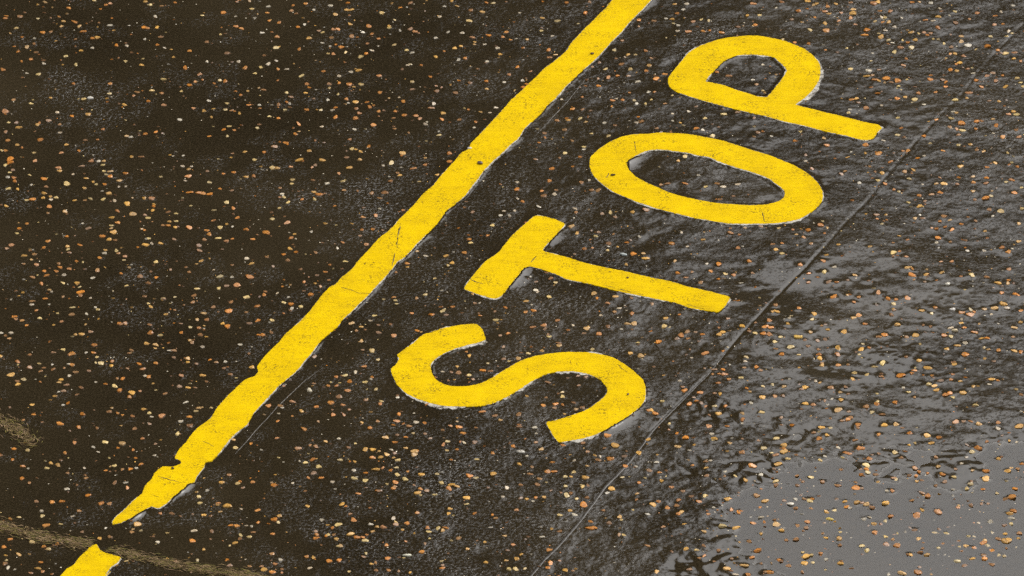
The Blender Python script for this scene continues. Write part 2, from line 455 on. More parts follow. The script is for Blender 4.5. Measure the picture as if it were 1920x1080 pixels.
# ---------------------------------------------------------------- where the stone chips lie
# spots read off the photo, one string per 480 x 270 tile: x y in 2.5-pixel steps, then the tone (capital = a large chip)
CHIPS = {
    (0, 0): '34 2a 71 0c 83 3o 79 4o 109 1a 131 2o 121 5b 113 4c 117 13w 180 0o 189 7c 168 10O 152 12c 177 12w 51 6o 5 12o 4 14o 15 13b 29 14c 48 16a 44 13o 56 16O 59 20a 62 24O 46 20a 12 21c 8 25a 38 24b 32 25o 85 23a 82 19w 108 21O 111 21o 118 21a 69 29o 73 28a 56 30b 26 33b 20 35a 13 39o 27 39b 69 36w 61 38a 50 42c 16 46o 23 44o 33 48w 57 49c 87 34o 118 34o 123 36w 95 35w 130 43a 107 44c 106 49a 94 46c 109 30w 121 28b 155 32b 165 26c 177 20o 181 21o 142 38o 155 46w 179 46w 170 40b 139 51O 150 56O 183 51o 191 55c 2 52o 20 55w 29 56c 55 63o 83 63o 63 75c 38 73a 10 75b 23 77c 4 84O 82 70c 93 79a 100 72o 103 69b 111 76O 121 70o 114 68c 122 60c 147 62o 142 64o 165 61c 161 63o 169 61o 177 69o 186 69a 180 72O 136 69c 123 79o 153 83a 145 82o 157 76w 170 78c 187 79o 169 82c 174 83b 180 85a 135 90w 159 88a 66 86a 43 85w 54 87o 13 92b 14 96a 28 94a 30 93o 7 92c 37 91b 45 94b 77 97o 117 99o 98 103w 95 102a 109 101o 168 97o 172 95c 176 98o 171 102c 157 102o 45 100w 30 105o 64 105b 73 105o 6 105o 4 99b',
    (1, 0): '9 5w 8 10o 10 16o 17 17o 28 4o 27 8b 30 10b 38 3O 43 8w 36 18W 32 20o 39 16b 16 27o 4 24w 15 36C 17 35a 33 37o 6 42b 15 46w 9 48w 4 51c 16 52o 23 52w 34 57c 40 29a 50 24c 47 23b 50 32w 58 22O 61 22o 57 28b 56 35w 60 33o 58 40o 54 40c 64 35o 67 39c 51 53o 56 4w 69 2o 68 7a 71 7a 60 11a 71 18a 80 24w 85 20o 87 26o 72 27b 92 29o 84 33o 83 40O 87 38w 78 43C 77 53a 71 54w 62 57w 62 62o 70 63o 78 63c 55 66c 55 63b 40 66o 38 63o 37 70a 23 70c 43 74b 26 73b 5 68b 3 81o 25 78w 23 77o 17 79b 21 83c 38 83o 10 87c 17 89O 32 93o 30 100o 1 96c 49 83c 57 83w 54 75w 62 71c 68 75o 69 77w 74 77a 60 81o 60 88o 75 82o 78 85o 74 89o 83 77o 85 80o 88 79o 92 84o 93 70O 88 94o 74 97w 70 104o 23 107o 49 95w 94 10c 104 15c 100 20a 100 21c 108 23w 115 22b 119 24o 122 25b 108 6o 115 3b 104 34c 113 38c 117 40w 124 49o 113 49w 116 49c 110 52b 92 57o 117 62c 117 67b 107 73w 110 76o 105 84o 111 87O 103 89b 120 87o 123 90o 140 85a 139 90O 127 94w 133 78w 132 81b 135 65o 135 69b 131 58o 104 97b 114 100b 137 102c 138 13w 160 16c 144 24w 155 25w 135 29w 151 5a 147 1a 141 5w 161 8b 170 9a 173 2o 178 3c 162 28o 164 32a 171 33W 154 35A 149 36a 141 39o 135 43a 152 45w 157 44o 183 41a 181 36w 187 24o 185 28o 191 30o 174 27o 174 46w 166 52b 190 56o 173 61o 173 67a 160 63b 186 62w 150 70b 168 84a 175 85w 180 81W 165 92o 153 90b 164 96w',
    (2, 0): '23 1o 41 2o 58 2b 6 10w 23 14a 34 16c 3 29w 12 30a 8 36o 28 37o 33 41a 28 43o 22 23c 30 27w 14 54o 4 50o 8 61w 10 63o 8 66o 2 68c 122 3a 131 3w 129 7w 116 14w 120 14a 136 16o 147 16c 142 15c 125 19w 124 23w 132 24o 143 24o 148 23o 157 25o 181 3o 177 12a 186 12c 182 19o 169 21b 124 10o 95 15o 107 16b 95 20b 83 30b 77 38c 87 41a 92 41c 100 38o 105 44b 82 48b 89 52c 103 49a 101 53o 114 55o 108 59O 94 61W 72 58O 79 57o 65 59b 65 65O 70 52c 66 47b 60 50b 87 57b 88 70o 53 73o 37 75w 83 75O 76 76o 75 80o 79 74w 92 75c 94 78w 105 75c 100 78c 102 69w 107 69o 115 78b 120 72c 138 80b 45 82o 53 82b 42 90a 34 90b 51 89c 69 92w 55 92a 93 92w 95 88o 97 91b 77 94b 121 91w 126 92a 138 97O 143 98w 120 85w 133 84w 145 89c 159 86C 169 85b 182 89b 25 100b 39 97b 60 100c 20 107o 45 105b 72 102c 150 102c 109 96b 119 99b 185 100b 182 103b 188 49w 181 60w 183 63b 188 68c 162 57b 154 54o',
    (3, 0): '10 2o 30 1a 36 3a 34 4a 51 3a 62 2b 29 7o 23 8o 35 13o 18 15b 6 6w 45 5o 43 9o 46 10a 55 10o 64 7a 63 10A 62 13o 53 16O 43 18A 65 18o 44 23O 20 32o 30 33o 11 30c 31 22c 43 38o 59 36c 79 3O 82 2a 84 8o 92 8o 91 16A 86 17o 85 13w 80 16c 88 13c 100 13w 95 20w 74 23O 72 26O 83 25C 88 23w 85 28A 90 30c 93 32w 100 36O 108 36C 95 39C 105 32o 110 30a 101 30c 78 40w 108 2o 114 2a 122 3w 129 7w 130 9b 140 9C 127 13a 118 15o 136 12w 157 10o 151 14b 170 12o 175 9w 176 18O 170 19O 184 4w 124 16w 127 21o 117 24o 122 25b 113 25c 108 24a 120 26o 124 29c 141 17b 145 27A 145 31a 132 32c 150 34W 167 28c 180 24w 183 25c 179 27c 164 34O 138 35b 156 37c 140 40a 147 42o 137 40o 178 40C 185 39O 184 44a 190 46o 173 38o 144 47A 141 48o 137 52O 141 53a 150 52o 154 55w 104 44o 102 49o 77 46c 62 52c 75 53W 83 52b 74 57a 78 57b 80 60o 83 61a 89 59O 92 62b 97 61O 104 60c 98 65c 122 60O 131 60b 133 62o 133 65o 126 69o 113 70O 103 73a 110 75C 117 78w 97 74o 82 70O 66 74A 63 75o 85 79W 73 81o 60 85c 62 82w 68 77b 97 88c 100 96o 97 101C 102 103b 87 105w 24 99c 3 102w 20 105o 42 104a 151 70O 149 74a 160 65O 156 61o 164 57o 176 57o 169 55b 171 61o 178 65a 187 59C 189 62c 191 65c 140 75C 173 76a 166 76b 141 85a 139 84w 137 89C 126 90o 156 91O 160 91b 168 90a 184 84a 187 86C 180 86o 145 93O 146 98C 141 97o 136 96b 156 97o 171 95o 186 98b 188 103O 176 103O 117 102o 122 107c 143 101b 169 100w',
    (0, 1): '13 1a 17 3o 1 5c 4 5o 26 7c 50 1a 7 12O 8 14O 4 16c 26 13o 46 7o 59 5o 44 18O 45 20a 7 21c 9 20b 6 25w 10 25o 11 28o 22 23c 33 26o 55 23w 61 17b 65 26A 70 28a 50 30C 63 33a 72 31c 7 33C 13 34a 34 32b 33 37a 32 40a 38 39a 42 40c 20 42c 24 41o 38 42w 37 47o 5 47a 36 52b 49 51a 62 59W 20 60o 14 64o 13 67c 50 69o 36 73O 33 78o 9 76O 5 79b 51 77a 60 76o 51 79c 52 82b 18 84a 24 87a 26 83b 18 90b 27 91o 45 93O 44 90b 52 94O 42 96o 34 99o 48 99w 24 100b 31 105O 47 104c 57 105A 70 101w 94 107c 33 96o 74 13W 78 13a 77 16c 69 13o 78 21c 83 21a 80 23c 83 25o 94 22o 90 28a 89 32w 94 32w 78 30o 82 37A 77 41c 86 42w 68 41C 64 42b 56 42a 108 41a 114 41o 115 47o 114 50a 96 45A 100 52A 88 50o 109 53b 111 56C 84 55a 88 59o 84 61c 84 63a 86 66A 66 63b 77 69O 82 72a 86 72b 87 80c 79 80a 78 82w 94 85O 93 88c 89 82b 75 86o 73 95b 91 97o 112 71C 120 75a 114 75w 109 76A 104 78o 108 65o 131 72b 131 63a 126 61o 127 58a 132 58c 122 61b 142 63o 141 24O 142 19a 137 17w 144 17w 137 9w 99 10a 106 10b 130 9w 139 28w 157 29c 149 37O 153 37O 157 38O 142 36o 165 33o 155 20b 168 22o 175 21o 184 24a 190 24o 174 7b 184 6a 164 11c 191 12C 170 44c 175 48o 160 50c 178 55o 160 58o 170 60a 165 63c 126 51b 174 35b 155 65o 157 68o 153 72b 164 71C 174 71o 170 73o 189 71o 185 64o 149 76b 150 80b 117 89C 151 88a 148 90a 128 94b 142 96b 185 86w 174 91b 188 90a 160 95w 165 100C 174 100w 187 100O 178 106O 170 106b 117 100o 105 100b 111 104b',
    (1, 1): '24 0o 14 2b 6 6o 40 5a 32 12A 50 12A 12 18C 16 18a 26 17o 42 17o 45 16b 70 18A 62 22o 72 4c 75 4a 79 6a 85 2o 78 12a 68 10b 110 7A 109 9o 102 14C 109 18w 95 16w 118 18o 127 11a 127 16o 145 7o 145 13o 136 23a 122 28c 106 22b 108 24a 101 28b 53 30w 65 28c 43 27b 27 27c 27 30c 18 33b 20 38W 21 40c 24 44c 18 48c 35 42o 44 42c 48 38O 12 56c 23 59O 43 36a 59 47o 76 36b 86 37b 97 37b 93 41b 66 35b 93 49w 80 55o 90 54o 110 50o 52 60a 79 64o 88 64o 78 69b 83 76o 65 74o 61 78w 26 71O 29 68a 30 71w 8 67O 41 66w 26 79a 30 81o 21 83o 24 87b 8 85b 13 92b 45 82b 67 88c 55 91o 52 96o 46 99b 34 94b 36 104o 44 105a 55 102b 48 107b 20 107o 142 84a 157 82O 160 72o 161 74c 173 69o 127 84w 144 91c 147 89a 114 90o 105 96b 178 61c 190 54w 186 50w 162 51b 183 54w 134 101c',
    (2, 1): '40 7c 18 12b 30 19o 45 17o 28 28o 4 29w 4 34o 22 35o 24 39b 33 35b 8 43O 4 41w 2 50w 20 47w 32 38w 58 27w 52 29b 60 35b 65 35b 54 2c 54 4w 51 10o 36 10b 125 13a 130 10c 140 24w 130 30O 116 30b 112 31b 145 32c 154 30b 158 32w 156 42b 170 30w 74 52c 67 52b 77 55b 90 52a 100 50b 47 48w 48 52b 44 62A 49 67A 65 66b 76 68b 96 70w 63 69c 73 75b 86 74o 60 78o 54 79o 72 80c 47 83b 91 83O 99 82a 100 86A 86 91a 127 67w 143 72a 119 75o 122 88a 132 77w 164 63b 164 67b 175 63a 171 68o 187 62b 170 78o 173 77w 178 88o 155 90o 149 95O 146 90w 160 97c 166 98o 180 97b 135 96b 124 97o 130 100o 155 101o 142 104b 172 104w 29 101b 33 104c 18 103b',
    (3, 1): '44 1o 73 1o 28 8b 28 13w 33 19o 73 7A 83 7O 60 10a 92 13o 101 5o 105 5o 76 17b 55 23b 58 21b 85 22A 80 21b 88 30O 82 27c 69 30w 95 34o 98 36c 109 19a 103 21b 112 11o 117 9w 108 22b 106 26c 131 5O 143 1c 152 1a 161 6A 156 5b 180 7c 170 15A 164 18o 144 17A 187 18o 129 25o 143 25o 154 25a 164 26o 132 30A 126 30a 116 30w 142 30o 154 29O 164 30o 183 27o 179 29c 129 36o 154 36a 122 38b 113 39o 167 40c 155 42b 163 41O 185 37o 190 33c 105 44c 113 47A 118 43b 175 51C 168 54W 190 49C 166 49b 110 56A 114 53w 136 57a 132 54b 116 56b 129 58o 133 62o 138 64O 126 63o 123 63o 145 60o 188 60A 156 58b 163 65a 82 53b 73 53a 86 60c 82 56o 98 69a 94 74b 77 77a 53 76a 128 71O 137 73b 148 72b 126 74w 188 73A 175 78o 94 82C 99 81O 104 85O 94 85b 180 81O 162 80w 150 80w 105 93A 108 94o 108 99O 119 98a 130 97A 130 88o 138 88o 117 104b 110 102b 153 99C 151 95b 181 94o 180 102o 172 104A 180 104a 164 100b 30 65O 40 61O 44 63a 21 68a 27 70o 8 63c 11 75o 3 75b 6 80a 10 82c 32 75b 24 91o 43 83a 41 88o 42 96C 31 97o 37 100o 50 92w 65 99a 52 104o 46 104b 31 104o 60 102b',
    (0, 2): '24 13w 27 17O 34 8o 24 10b 37 2a 39 3w 60 3O 68 8w 60 6b 47 7b 54 15c 43 19c 54 20b 65 20w 74 17c 71 15w 29 23C 17 24b 20 28O 10 21o 46 25o 12 23b 8 34w 1 34w 7 38b 4 36b 57 35a 61 35a 68 33b 89 27o 94 27b 112 28b 91 28b 70 43O 47 46C 64 49w 70 49O 73 52c 54 49O 52 50b 40 48b 22 50b 0 51A 13 55o 29 57c 39 57w 53 57W 54 58o 72 56c 76 57c 84 55O 83 59a 22 60b 39 61b 30 63b 48 60b 57 63b 67 62b 9 65A 18 69c 13 70b 13 73A 30 71o 44 71a 46 69a 50 73b 52 66w 48 77b 41 81a 44 78w 58 80b 61 75b 47 88w 51 86O 24 88a 25 95o 62 95o 45 102O 59 105O 73 105b 18 99b 72 71w 79 72o 86 74C 90 77O 92 68o 88 68b 99 79A 105 77o 97 82o 104 57O 107 61o 109 66w 112 67O 117 57o 95 60b 99 47b 97 49b 110 42a 116 43a 116 45a 113 34O 120 36c 108 7b 111 12c 113 14A 124 20a 131 17b 123 8b 122 8c 145 11b 146 6b 148 1c 164 1c 185 7C 173 11b 160 14b 171 17O 153 19a 148 24A 155 24o 185 18b 143 30c 149 30o 136 27b 170 29O 167 27a 187 27b 136 34o 150 36b 142 39a 144 41b 152 44w 127 47w 130 47b 130 52b 141 53a 141 56a 157 54o 162 56b 148 57b 168 60b 152 66A 136 66o 155 70b 173 65b 169 55w 141 75a 134 74b 146 75b 124 79b 139 86w 108 91A 112 94c 114 97w 100 96o 88 94o 82 93b 92 95o 121 97O 112 102b 101 105b 150 90a 147 92c 142 97o 158 90c 142 104b 136 100w 187 49b 189 60a 180 43w 192 14o',
    (1, 2): '6 5o 7 3b 16 4w 24 7w 21 11c 26 12o 41 5O 27 16w 33 14c 12 24c 1 14o 1 25o 12 33b 2 35o 5 35o 103 7o 127 5C 121 8b 140 17C 117 19o 143 20b 132 20o 89 21c 86 25w 92 28b 72 27a 79 29a 75 32b 92 34b 103 36O 121 32o 79 40a 87 47C 80 47b 92 54c 81 59o 74 63W 60 67o 67 66c 70 70o 86 69w 82 71C 87 67o 54 73o 61 73o 69 77o 43 72b 90 76c 43 52b 62 82b 82 84b 27 85O 34 92A 27 96o 18 88b 10 88o 20 90w 16 100o 46 89o 56 86o 66 88o 70 91o 58 95o 66 95o 94 85c 93 87o 106 82w 105 100o 107 95O 103 103o 47 100b 79 101a 91 100b 120 101w 126 101o 146 104o 152 105O 170 93O 183 99a 128 87o 180 96b 165 105b 148 14o 164 12b 168 11w 187 15o 179 18b 168 21o 180 24c 189 34o 183 35b 158 48o 160 51a 151 59a 174 57c 152 64b 170 62o 176 62b 186 53b 186 44b 140 63w 163 69b 144 70b 160 66c 86 105o 115 104b 140 107b 36 106o',
    (2, 2): '18 2w 28 7C 15 13w 10 10a 16 17O 10 18o 16 29o 24 28o 25 31b 34 24o 46 28w 28 36c 27 35b 54 34b 57 30A 65 34o 61 5A 64 8O 72 11O 90 8b 90 19O 81 15W 77 18b 66 21w 105 12b 78 7a 87 27A 92 27A 72 29b 115 22A 126 20o 114 28C 131 33b 137 33b 127 36O 124 38b 132 38b 143 35o 156 35A 155 30o 158 33a 173 29A 162 23b 183 26b 110 40O 94 41c 36 43a 35 41b 23 47a 12 49c 5 53a 60 46c 89 49A 96 51A 135 52w 145 49O 158 47o 175 55w 163 58w 152 61b 158 61O 159 65O 155 65o 151 65o 163 69O 155 72o 183 60O 175 52c 174 60b 156 80A 152 79b 141 79o 176 76o 126 70w 128 74b 129 77O 113 85C 133 87O 138 85O 142 87b 160 89O 152 89c 172 94a 173 99O 187 93c 179 86w 188 83A 155 95a 148 95b 104 92A 108 94o 118 102c 102 92o 48 91a 38 78c 35 79b 27 71b 38 81c 26 82b 11 81a 32 87o 38 88o 32 90b 23 88O 46 86b 39 94a 53 90b 5 95b 17 105W 5 104b 50 73b 42 67b 55 67b 49 66b 148 104O 161 104o 19 3w 172 68c 187 62b 178 33b 190 30O 188 74c 183 34c 189 35o 136 82b',
    (3, 2): '49 7O 60 5a 65 11o 83 4O 90 8O 96 9O 94 12c 105 8O 68 7o 6 13b 7 18a 3 18a 23 15o 34 19A 17 21c 16 23w 15 27A 1 25o 2 30O 1 35O 33 24c 10 37C 5 41C 17 45C 6 46b 10 50o 28 39b 37 40b 43 39b 23 50c 30 44b 38 46b 38 50o 39 53A 40 58A 40 56b 52 45A 52 50o 57 33A 45 31a 32 34a 40 28b 64 22A 68 21O 73 27o 71 42c 70 46A 68 50C 76 45o 97 27A 92 20b 95 17b 115 17A 125 15o 123 19c 116 28b 122 29b 111 36A 88 35O 84 37b 114 42c 104 37b 86 57C 80 59c 113 55A 120 60A 110 62O 108 64o 123 66o 100 66O 85 66b 74 65c 65 64c 53 58O 60 58b 103 52b 63 68a 58 74b 47 75b 36 70W 39 71a 28 75A 25 76b 12 74A 3 73c 5 81O 11 81b 54 79a 60 80b 55 84A 48 83w 42 85b 28 87A 34 88O 25 91b 45 88w 53 92A 61 93b 62 97b 60 99O 56 100b 47 98b 78 94C 85 95b 82 87O 82 85c 73 89b 95 86O 101 75W 105 78c 82 79c 110 82b 121 72C 125 74a 127 77A 137 69o 144 70a 129 70b 133 80O 137 79O 139 82c 147 79A 154 74A 155 88c 141 100O 152 100o 158 102A 147 100b 172 106W 188 104A 173 101o 96 103A 101 105b 87 103A 67 103O 67 105b 47 105c 40 105A 18 103o 10 103b 10 98b 145 18o 152 16c 152 20O 154 18o 162 16a 168 20w 170 15A 177 12A 175 4O 186 5O 173 27w 189 26A 190 17o 145 24w 145 26A 147 30O 137 30w 155 33o 132 35c 133 36O 137 37c 160 38A 164 38o 185 30a 148 41w 142 43A 134 46a 165 46a 162 45c 184 47A 173 47O 148 50O 147 50b 190 48o 169 55b 140 57a 168 68A 172 69o 186 76c 184 37b 190 80b 166 72w',
    (0, 3): '11 13o 21 14c 9 21o 1 18o 17 26o 38 24a 43 25a 35 27C 16 35o 22 39b 49 16o 51 31b 56 9o 79 8C 91 9A 89 12o 100 13o 117 9b 107 5o 133 1C 70 11w 74 15w 116 17w 63 27w 79 29o 86 25c 98 28O 92 28b 102 27w 105 24o 94 38w 86 38b 96 42o 58 40b 65 35b 66 48O 75 54O 82 54b 39 53O 46 52O 27 52b 50 43w 31 60w 31 63c 54 63w 59 59b 14 64c 8 66o 35 70O 45 69c 79 72w 75 80a 103 69A 100 73a 99 75b 83 79b 64 81w 7 81o 3 87O 33 86O 36 88c 43 84o 24 83c 14 92A 5 96c 31 98o 3 99b 6 102w 11 103w 28 102a 23 106o 32 105o 61 75b 125 76c 118 83w 120 61o 129 61b 149 49c 150 53C 163 53o 170 56A 153 62a 145 62b 158 63b 155 44w 166 38a 178 39C 180 37o 190 38o 182 42b 172 32b 144 81O 172 70O 177 70o 189 71w 184 70w 181 77c 187 79c 176 83a 180 80b 153 88a 146 74w 159 75b 190 75b 172 85c 126 95a 131 97o 95 97c 148 96c 170 96o 172 100b 187 101b 177 12c 175 6a 188 9o 181 58w',
    (1, 3): '15 5o 4 13w 40 10b 32 13b 45 11b 52 7a 62 5w 75 9c 69 12b 97 4A 104 8O 112 4o 118 1c 106 2b 127 2b 131 5b 144 7c 141 10o 143 14c 151 13o 156 8c 164 8b 177 16o 155 1o 112 12A 119 15A 121 14o 119 17A 101 13w 98 17A 87 19O 94 19A 82 13A 87 13A 103 19a 107 21c 104 16b 70 22o 74 22A 37 23C 42 21o 47 26C 33 22w 63 21c 89 28A 95 27o 101 29o 105 27c 73 29W 74 35C 82 31o 82 37C 114 30o 124 32A 106 32c 136 32c 112 36c 160 33O 165 35c 178 32A 188 42w 185 49W 166 21c 139 38c 147 40a 150 41a 145 43O 122 46A 123 43o 128 44b 124 48c 134 47c 105 38o 103 42o 119 40b 104 42b 98 39c 77 46o 93 45b 57 38w 49 35o 39 35o 13 40o 43 31b 28 38w 39 56A 65 54A 67 56o 1 59o 18 63a 17 68c 13 66o 1 68o 12 76o 73 66O 70 62b 49 66w 62 70C 57 72o 45 74b 46 77o 45 80o 54 77c 52 78o 58 77b 60 81A 71 77A 76 79o 80 79O 83 77o 82 82c 87 75a 91 71A 96 72o 103 65W 105 68c 105 70b 113 69O 110 74a 86 69w 64 85a 62 86c 49 85b 98 85O 112 82o 124 90O 121 61O 144 61A 146 58a 158 50A 158 54c 164 62o 177 62o 180 65b 128 72O 136 73C 142 72o 140 74a 130 75c 130 80c 127 84b 152 80b 186 78a 172 83a 158 88a 176 72w 99 95o 81 94b 87 99a 90 98b 139 97c 140 102o 140 100b 116 105a 107 104b 100 104o 90 104b 43 94A 38 94o 54 97O 62 97O 15 99O 18 96w 6 104A 12 105O 4 101b 40 102w 70 105c 173 98a 190 103c 188 96a 12 92b',
    (2, 3): '18 8b 18 1w 1 10o 22 13A 11 18w 5 24a 15 26b 30 23o 47 21w 27 30O 32 30o 46 30c 13 32b 7 40b 21 35b 19 40b 40 34c 44 34a 55 34A 53 42C 40 41c 37 46b 44 46b 41 48C 48 50c 24 49a 18 49o 11 51a 7 50b 16 52w 54 55O 57 49b 57 40b 44 59a 36 63c 47 62W 4 59O 35 75b 23 79w 1 85o 7 92a 3 95a 28 89O 29 99o 27 102O 10 103c 3 103c 40 104A 28 108b 46 104b 72 3O 38 10o 69 12b 77 10A 53 8b 57 15b 66 18w 74 20O 85 18b 65 21b 102 6A 95 16A 85 26o 93 26w 83 34c 75 42A 94 46A 96 38o 93 51o 71 46w 112 36A 110 30o 120 41o 105 54A 110 52o 117 57o 91 58c 68 59b 81 64a 82 66c 59 67O 58 72O 62 72o 73 69b 84 77C 80 77b 102 62w 101 85b 125 62O 127 60a 129 69a 124 55b 125 51o 113 71b 109 105A 130 4O 124 1o 125 11A 152 5A 150 2w 163 8A 149 21w 145 27A 145 22b 135 25o 146 33b 133 14w 108 23w 103 29b 128 44b 144 48c 146 48a 140 52o 135 48b 185 7b 189 12C 172 16b 180 26O 187 32w 160 30w 160 33b 168 33c 175 36A 187 42o 182 37w 162 50A 183 48b 190 52A 186 56o 151 57w 147 62o 165 58o 170 60o 186 64w 181 68O 189 67o 157 71C 168 72A 144 75A 187 76A 178 82b 144 86b 130 88A 120 90b 138 89c 155 89b 144 93o 140 95b 184 89O 180 94o 152 97b 165 95b 174 100A 162 102A 168 107W 187 99b 177 107o 133 103b 190 105b',
    (3, 3): '12 10A 12 13o 12 15A 6 17O 3 16c 15 20c 6 5c 44 2a 38 5O 34 1b 21 17b 40 13o 53 12w 60 16O 56 19c 43 18W 39 21c 69 12O 65 6b 83 2O 76 20O 73 25C 74 28o 75 30c 70 32O 81 32b 95 16C 100 19b 110 8C 106 10a 119 3A 129 4O 122 8A 106 1o 83 16b 94 34b 96 36c 55 28b 7 24A 5 28b 6 37C 22 33b 32 34c 26 37b 22 40b 41 37b 53 40b 66 38b 66 42O 70 42b 6 40b 89 44w 93 44o 127 26A 126 19b 110 27o 113 30O 111 33o 106 33b 112 37a 115 36b 120 31o 131 32O 139 34c 141 28b 133 37b 126 40b 149 19w 153 29a 145 24w 164 30o 164 35A 153 15c 157 12O 149 10b 164 7o 176 3b 174 9w 181 7a 186 8w 173 20a 190 24o 183 27a 180 29A 187 28b 185 42O 183 49O 178 50b 172 46c 152 39C 153 37b 161 43o 139 43w 149 43c 114 45b 120 48O 116 46b 108 51b 32 52C 32 50o 20 50w 27 50b 12 51b 21 57b 32 57b 57 52A 52 50b 66 53A 59 56o 62 57w 74 54A 71 53b 88 53A 78 57b 44 60A 50 58c 30 67O 6 69A 5 66b 22 70b 26 74b 29 72b 10 74A 41 76b 43 79a 54 75c 53 80A 54 85b 21 80b 14 81b 72 65w 76 64w 92 63O 88 67c 80 69a 80 75O 88 78C 95 76b 70 85c 74 89C 94 80b 89 84O 97 85O 110 73b 113 80A 116 83b 115 58A 112 63O 128 60O 143 56o 152 55b 160 54b 165 54b 158 68w 167 67w 181 61A 184 59o 182 65W 182 69c 168 75c 177 70b 128 73b 125 75c 134 76C 131 83b 128 87c 150 78c 155 78c 143 81b 163 81a 161 83O 165 85c 173 80b 178 82A 180 81A 178 76a 188 80a 188 76b 148 85A 144 86c 145 89b 155 86O 168 88O 186 86w 179 87b 116 87b 114 90b 106 92b 119 92a 107 92a 26 90c 28 93A 32 92c 40 91O 27 94A 10 97b 9 96o 34 98C 27 98A 54 98A 55 97b 16 100b 43 96w 153 95A 163 95O 168 99b 161 92b 147 100b 114 101b 113 105O 100 106A 1 105O 26 105b 90 107w 173 92c 177 93c',
}

TONE = {'o': (0.54, 0.205, 0.030), 'a': (0.62, 0.345, 0.080), 'c': (0.66, 0.49, 0.20), 'w': (0.58, 0.51, 0.38), 'b': (0.31, 0.155, 0.06)}
def mingle(c, k):
    """a stone's own colour: its tone, drifted towards brown or grey flint"""
    t = np.array(TONE[c]); o = np.array([(0.34, 0.20, 0.10), (0.36, 0.32, 0.27), (0.50, 0.30, 0.12)][rng.integers(3)])
    f = rng.uniform(0, 0.38)
    return tuple((t * (1 - f) + o * f) * k)
chip_list = []                                   # x, y, radius, tone, rise
for (tx, ty), s in CHIPS.items():
    v = s.split()
    for i in range(0, len(v), 2):
        c = v[i + 1][-1]
        x, y = P(tx * 480 + 2.5 * (int(v[i]) + rng.uniform(-.4, .4)), ty * 270 + 2.5 * (int(v[i + 1][:-1]) + rng.uniform(-.4, .4)))
        big = c.isupper(); c = c.lower()
        rad = {'b': 0.0084, 'o': 0.0086, 'a': 0.0085, 'c': 0.0082, 'w': 0.0075}[c] * (1.28 if big else 1.0) * rng.uniform(0.72, 1.22)
        k = rng.uniform(0.72, 1.28) * (1.0 if big else 0.9)
        chip_list.append((x, y, rad, mingle(c, k), rng.uniform(0.28, 0.58)))
tries = 0
dens = 0.5 + 0.5 * np.clip(grf(0.12, 0.6, 21) * 0.8 + 0.6, 0, 1.6)
lx = np.array([c[0] for c in chip_list]); ly = np.array([c[1] for c in chip_list])
fill = 0
while fill < 11500:
    x, y = rng.uniform(-2.5, 2.5), rng.uniform(-2.4, 2.8)
    inside = GX0 < x < GX1 and GY0 < y < GY1
    if inside and rng.uniform() > 0.45 * float(sample(dens, x, y)): continue
    px, py = to_px(x, y)
    if inside and ((1180 < px < 1500 and 285 < py < 385) or (900 < px < 1110 and 695 < py < 770)) and rng.uniform() < .6: continue
    c = rng.choice(list("bbbbooaacw"))
    frame = -20 < px < 1940 and -20 < py < 1100
    if not frame and rng.uniform() < 0.55: continue
    rad = (rng.uniform(0.0012, 0.0028) if rng.uniform() < 0.55 else rng.uniform(0.003, 0.0068)) if frame else rng.uniform(0.004, 0.010)
    k = rng.uniform(0.2, 0.75) if rad > 0.0029 else rng.uniform(0.7, 1.8)  # tiny grit brightened in its colour to double as glints
    if rad < 0.0029 and rng.uniform() < .4: c = 'w'
    chip_list.append((x, y, rad, tuple(np.array(TONE[c]) * k), rng.uniform(0.12, 0.4)))
    fill += 1

imp = np.zeros((NY, NX))
for x, y, rad, *_ in chip_list:
    if GX0 < x < GX1 and GY0 < y < GY1 and rad > 0.004:
        imp[int((y - GY0) / DY), int((x - GX0) / DX)] += (rad / 0.007) ** 2
bulge = blur(imp, 0.0075) * (2 * math.pi * 0.0075 ** 2 / (DX * DY))
h += 0.00035 * np.minimum(bulge, 1.5) * win * (0.5 + 0.5 * film)

LEVEL = -0.0010
wet = (basin > 0.30) & (h < LEVEL + 0.0012) & (PX > 1325)
wet = blur(wet.astype(float), 0.012) > 0.25
SUB = np.clip(blur((wet & (h < LEVEL)).astype(float), 0.004), 0, 1)

# ---------------------------------------------------------------- ground: one sheet to the horizon, fine where the photo looks
far = np.array([-700., -120., -30., -10., -4., -2.6])
xs = np.concatenate([far, gx, -far[::-1]]); ys = np.concatenate([far, gy, -far[::-1]])
nf = len(far)
Z = np.zeros((len(ys), len(xs))); Z[nf:nf + NY, nf:nf + NX] = h
FI = np.full(Z.shape, 0.15); FI[nf:nf + NY, nf:nf + NX] = film
UN = np.zeros(Z.shape); UN[nf:nf + NY, nf:nf + NX] = np.maximum(SUB, 0.70 * matte)
X2, Y2 = np.meshgrid(xs, ys)

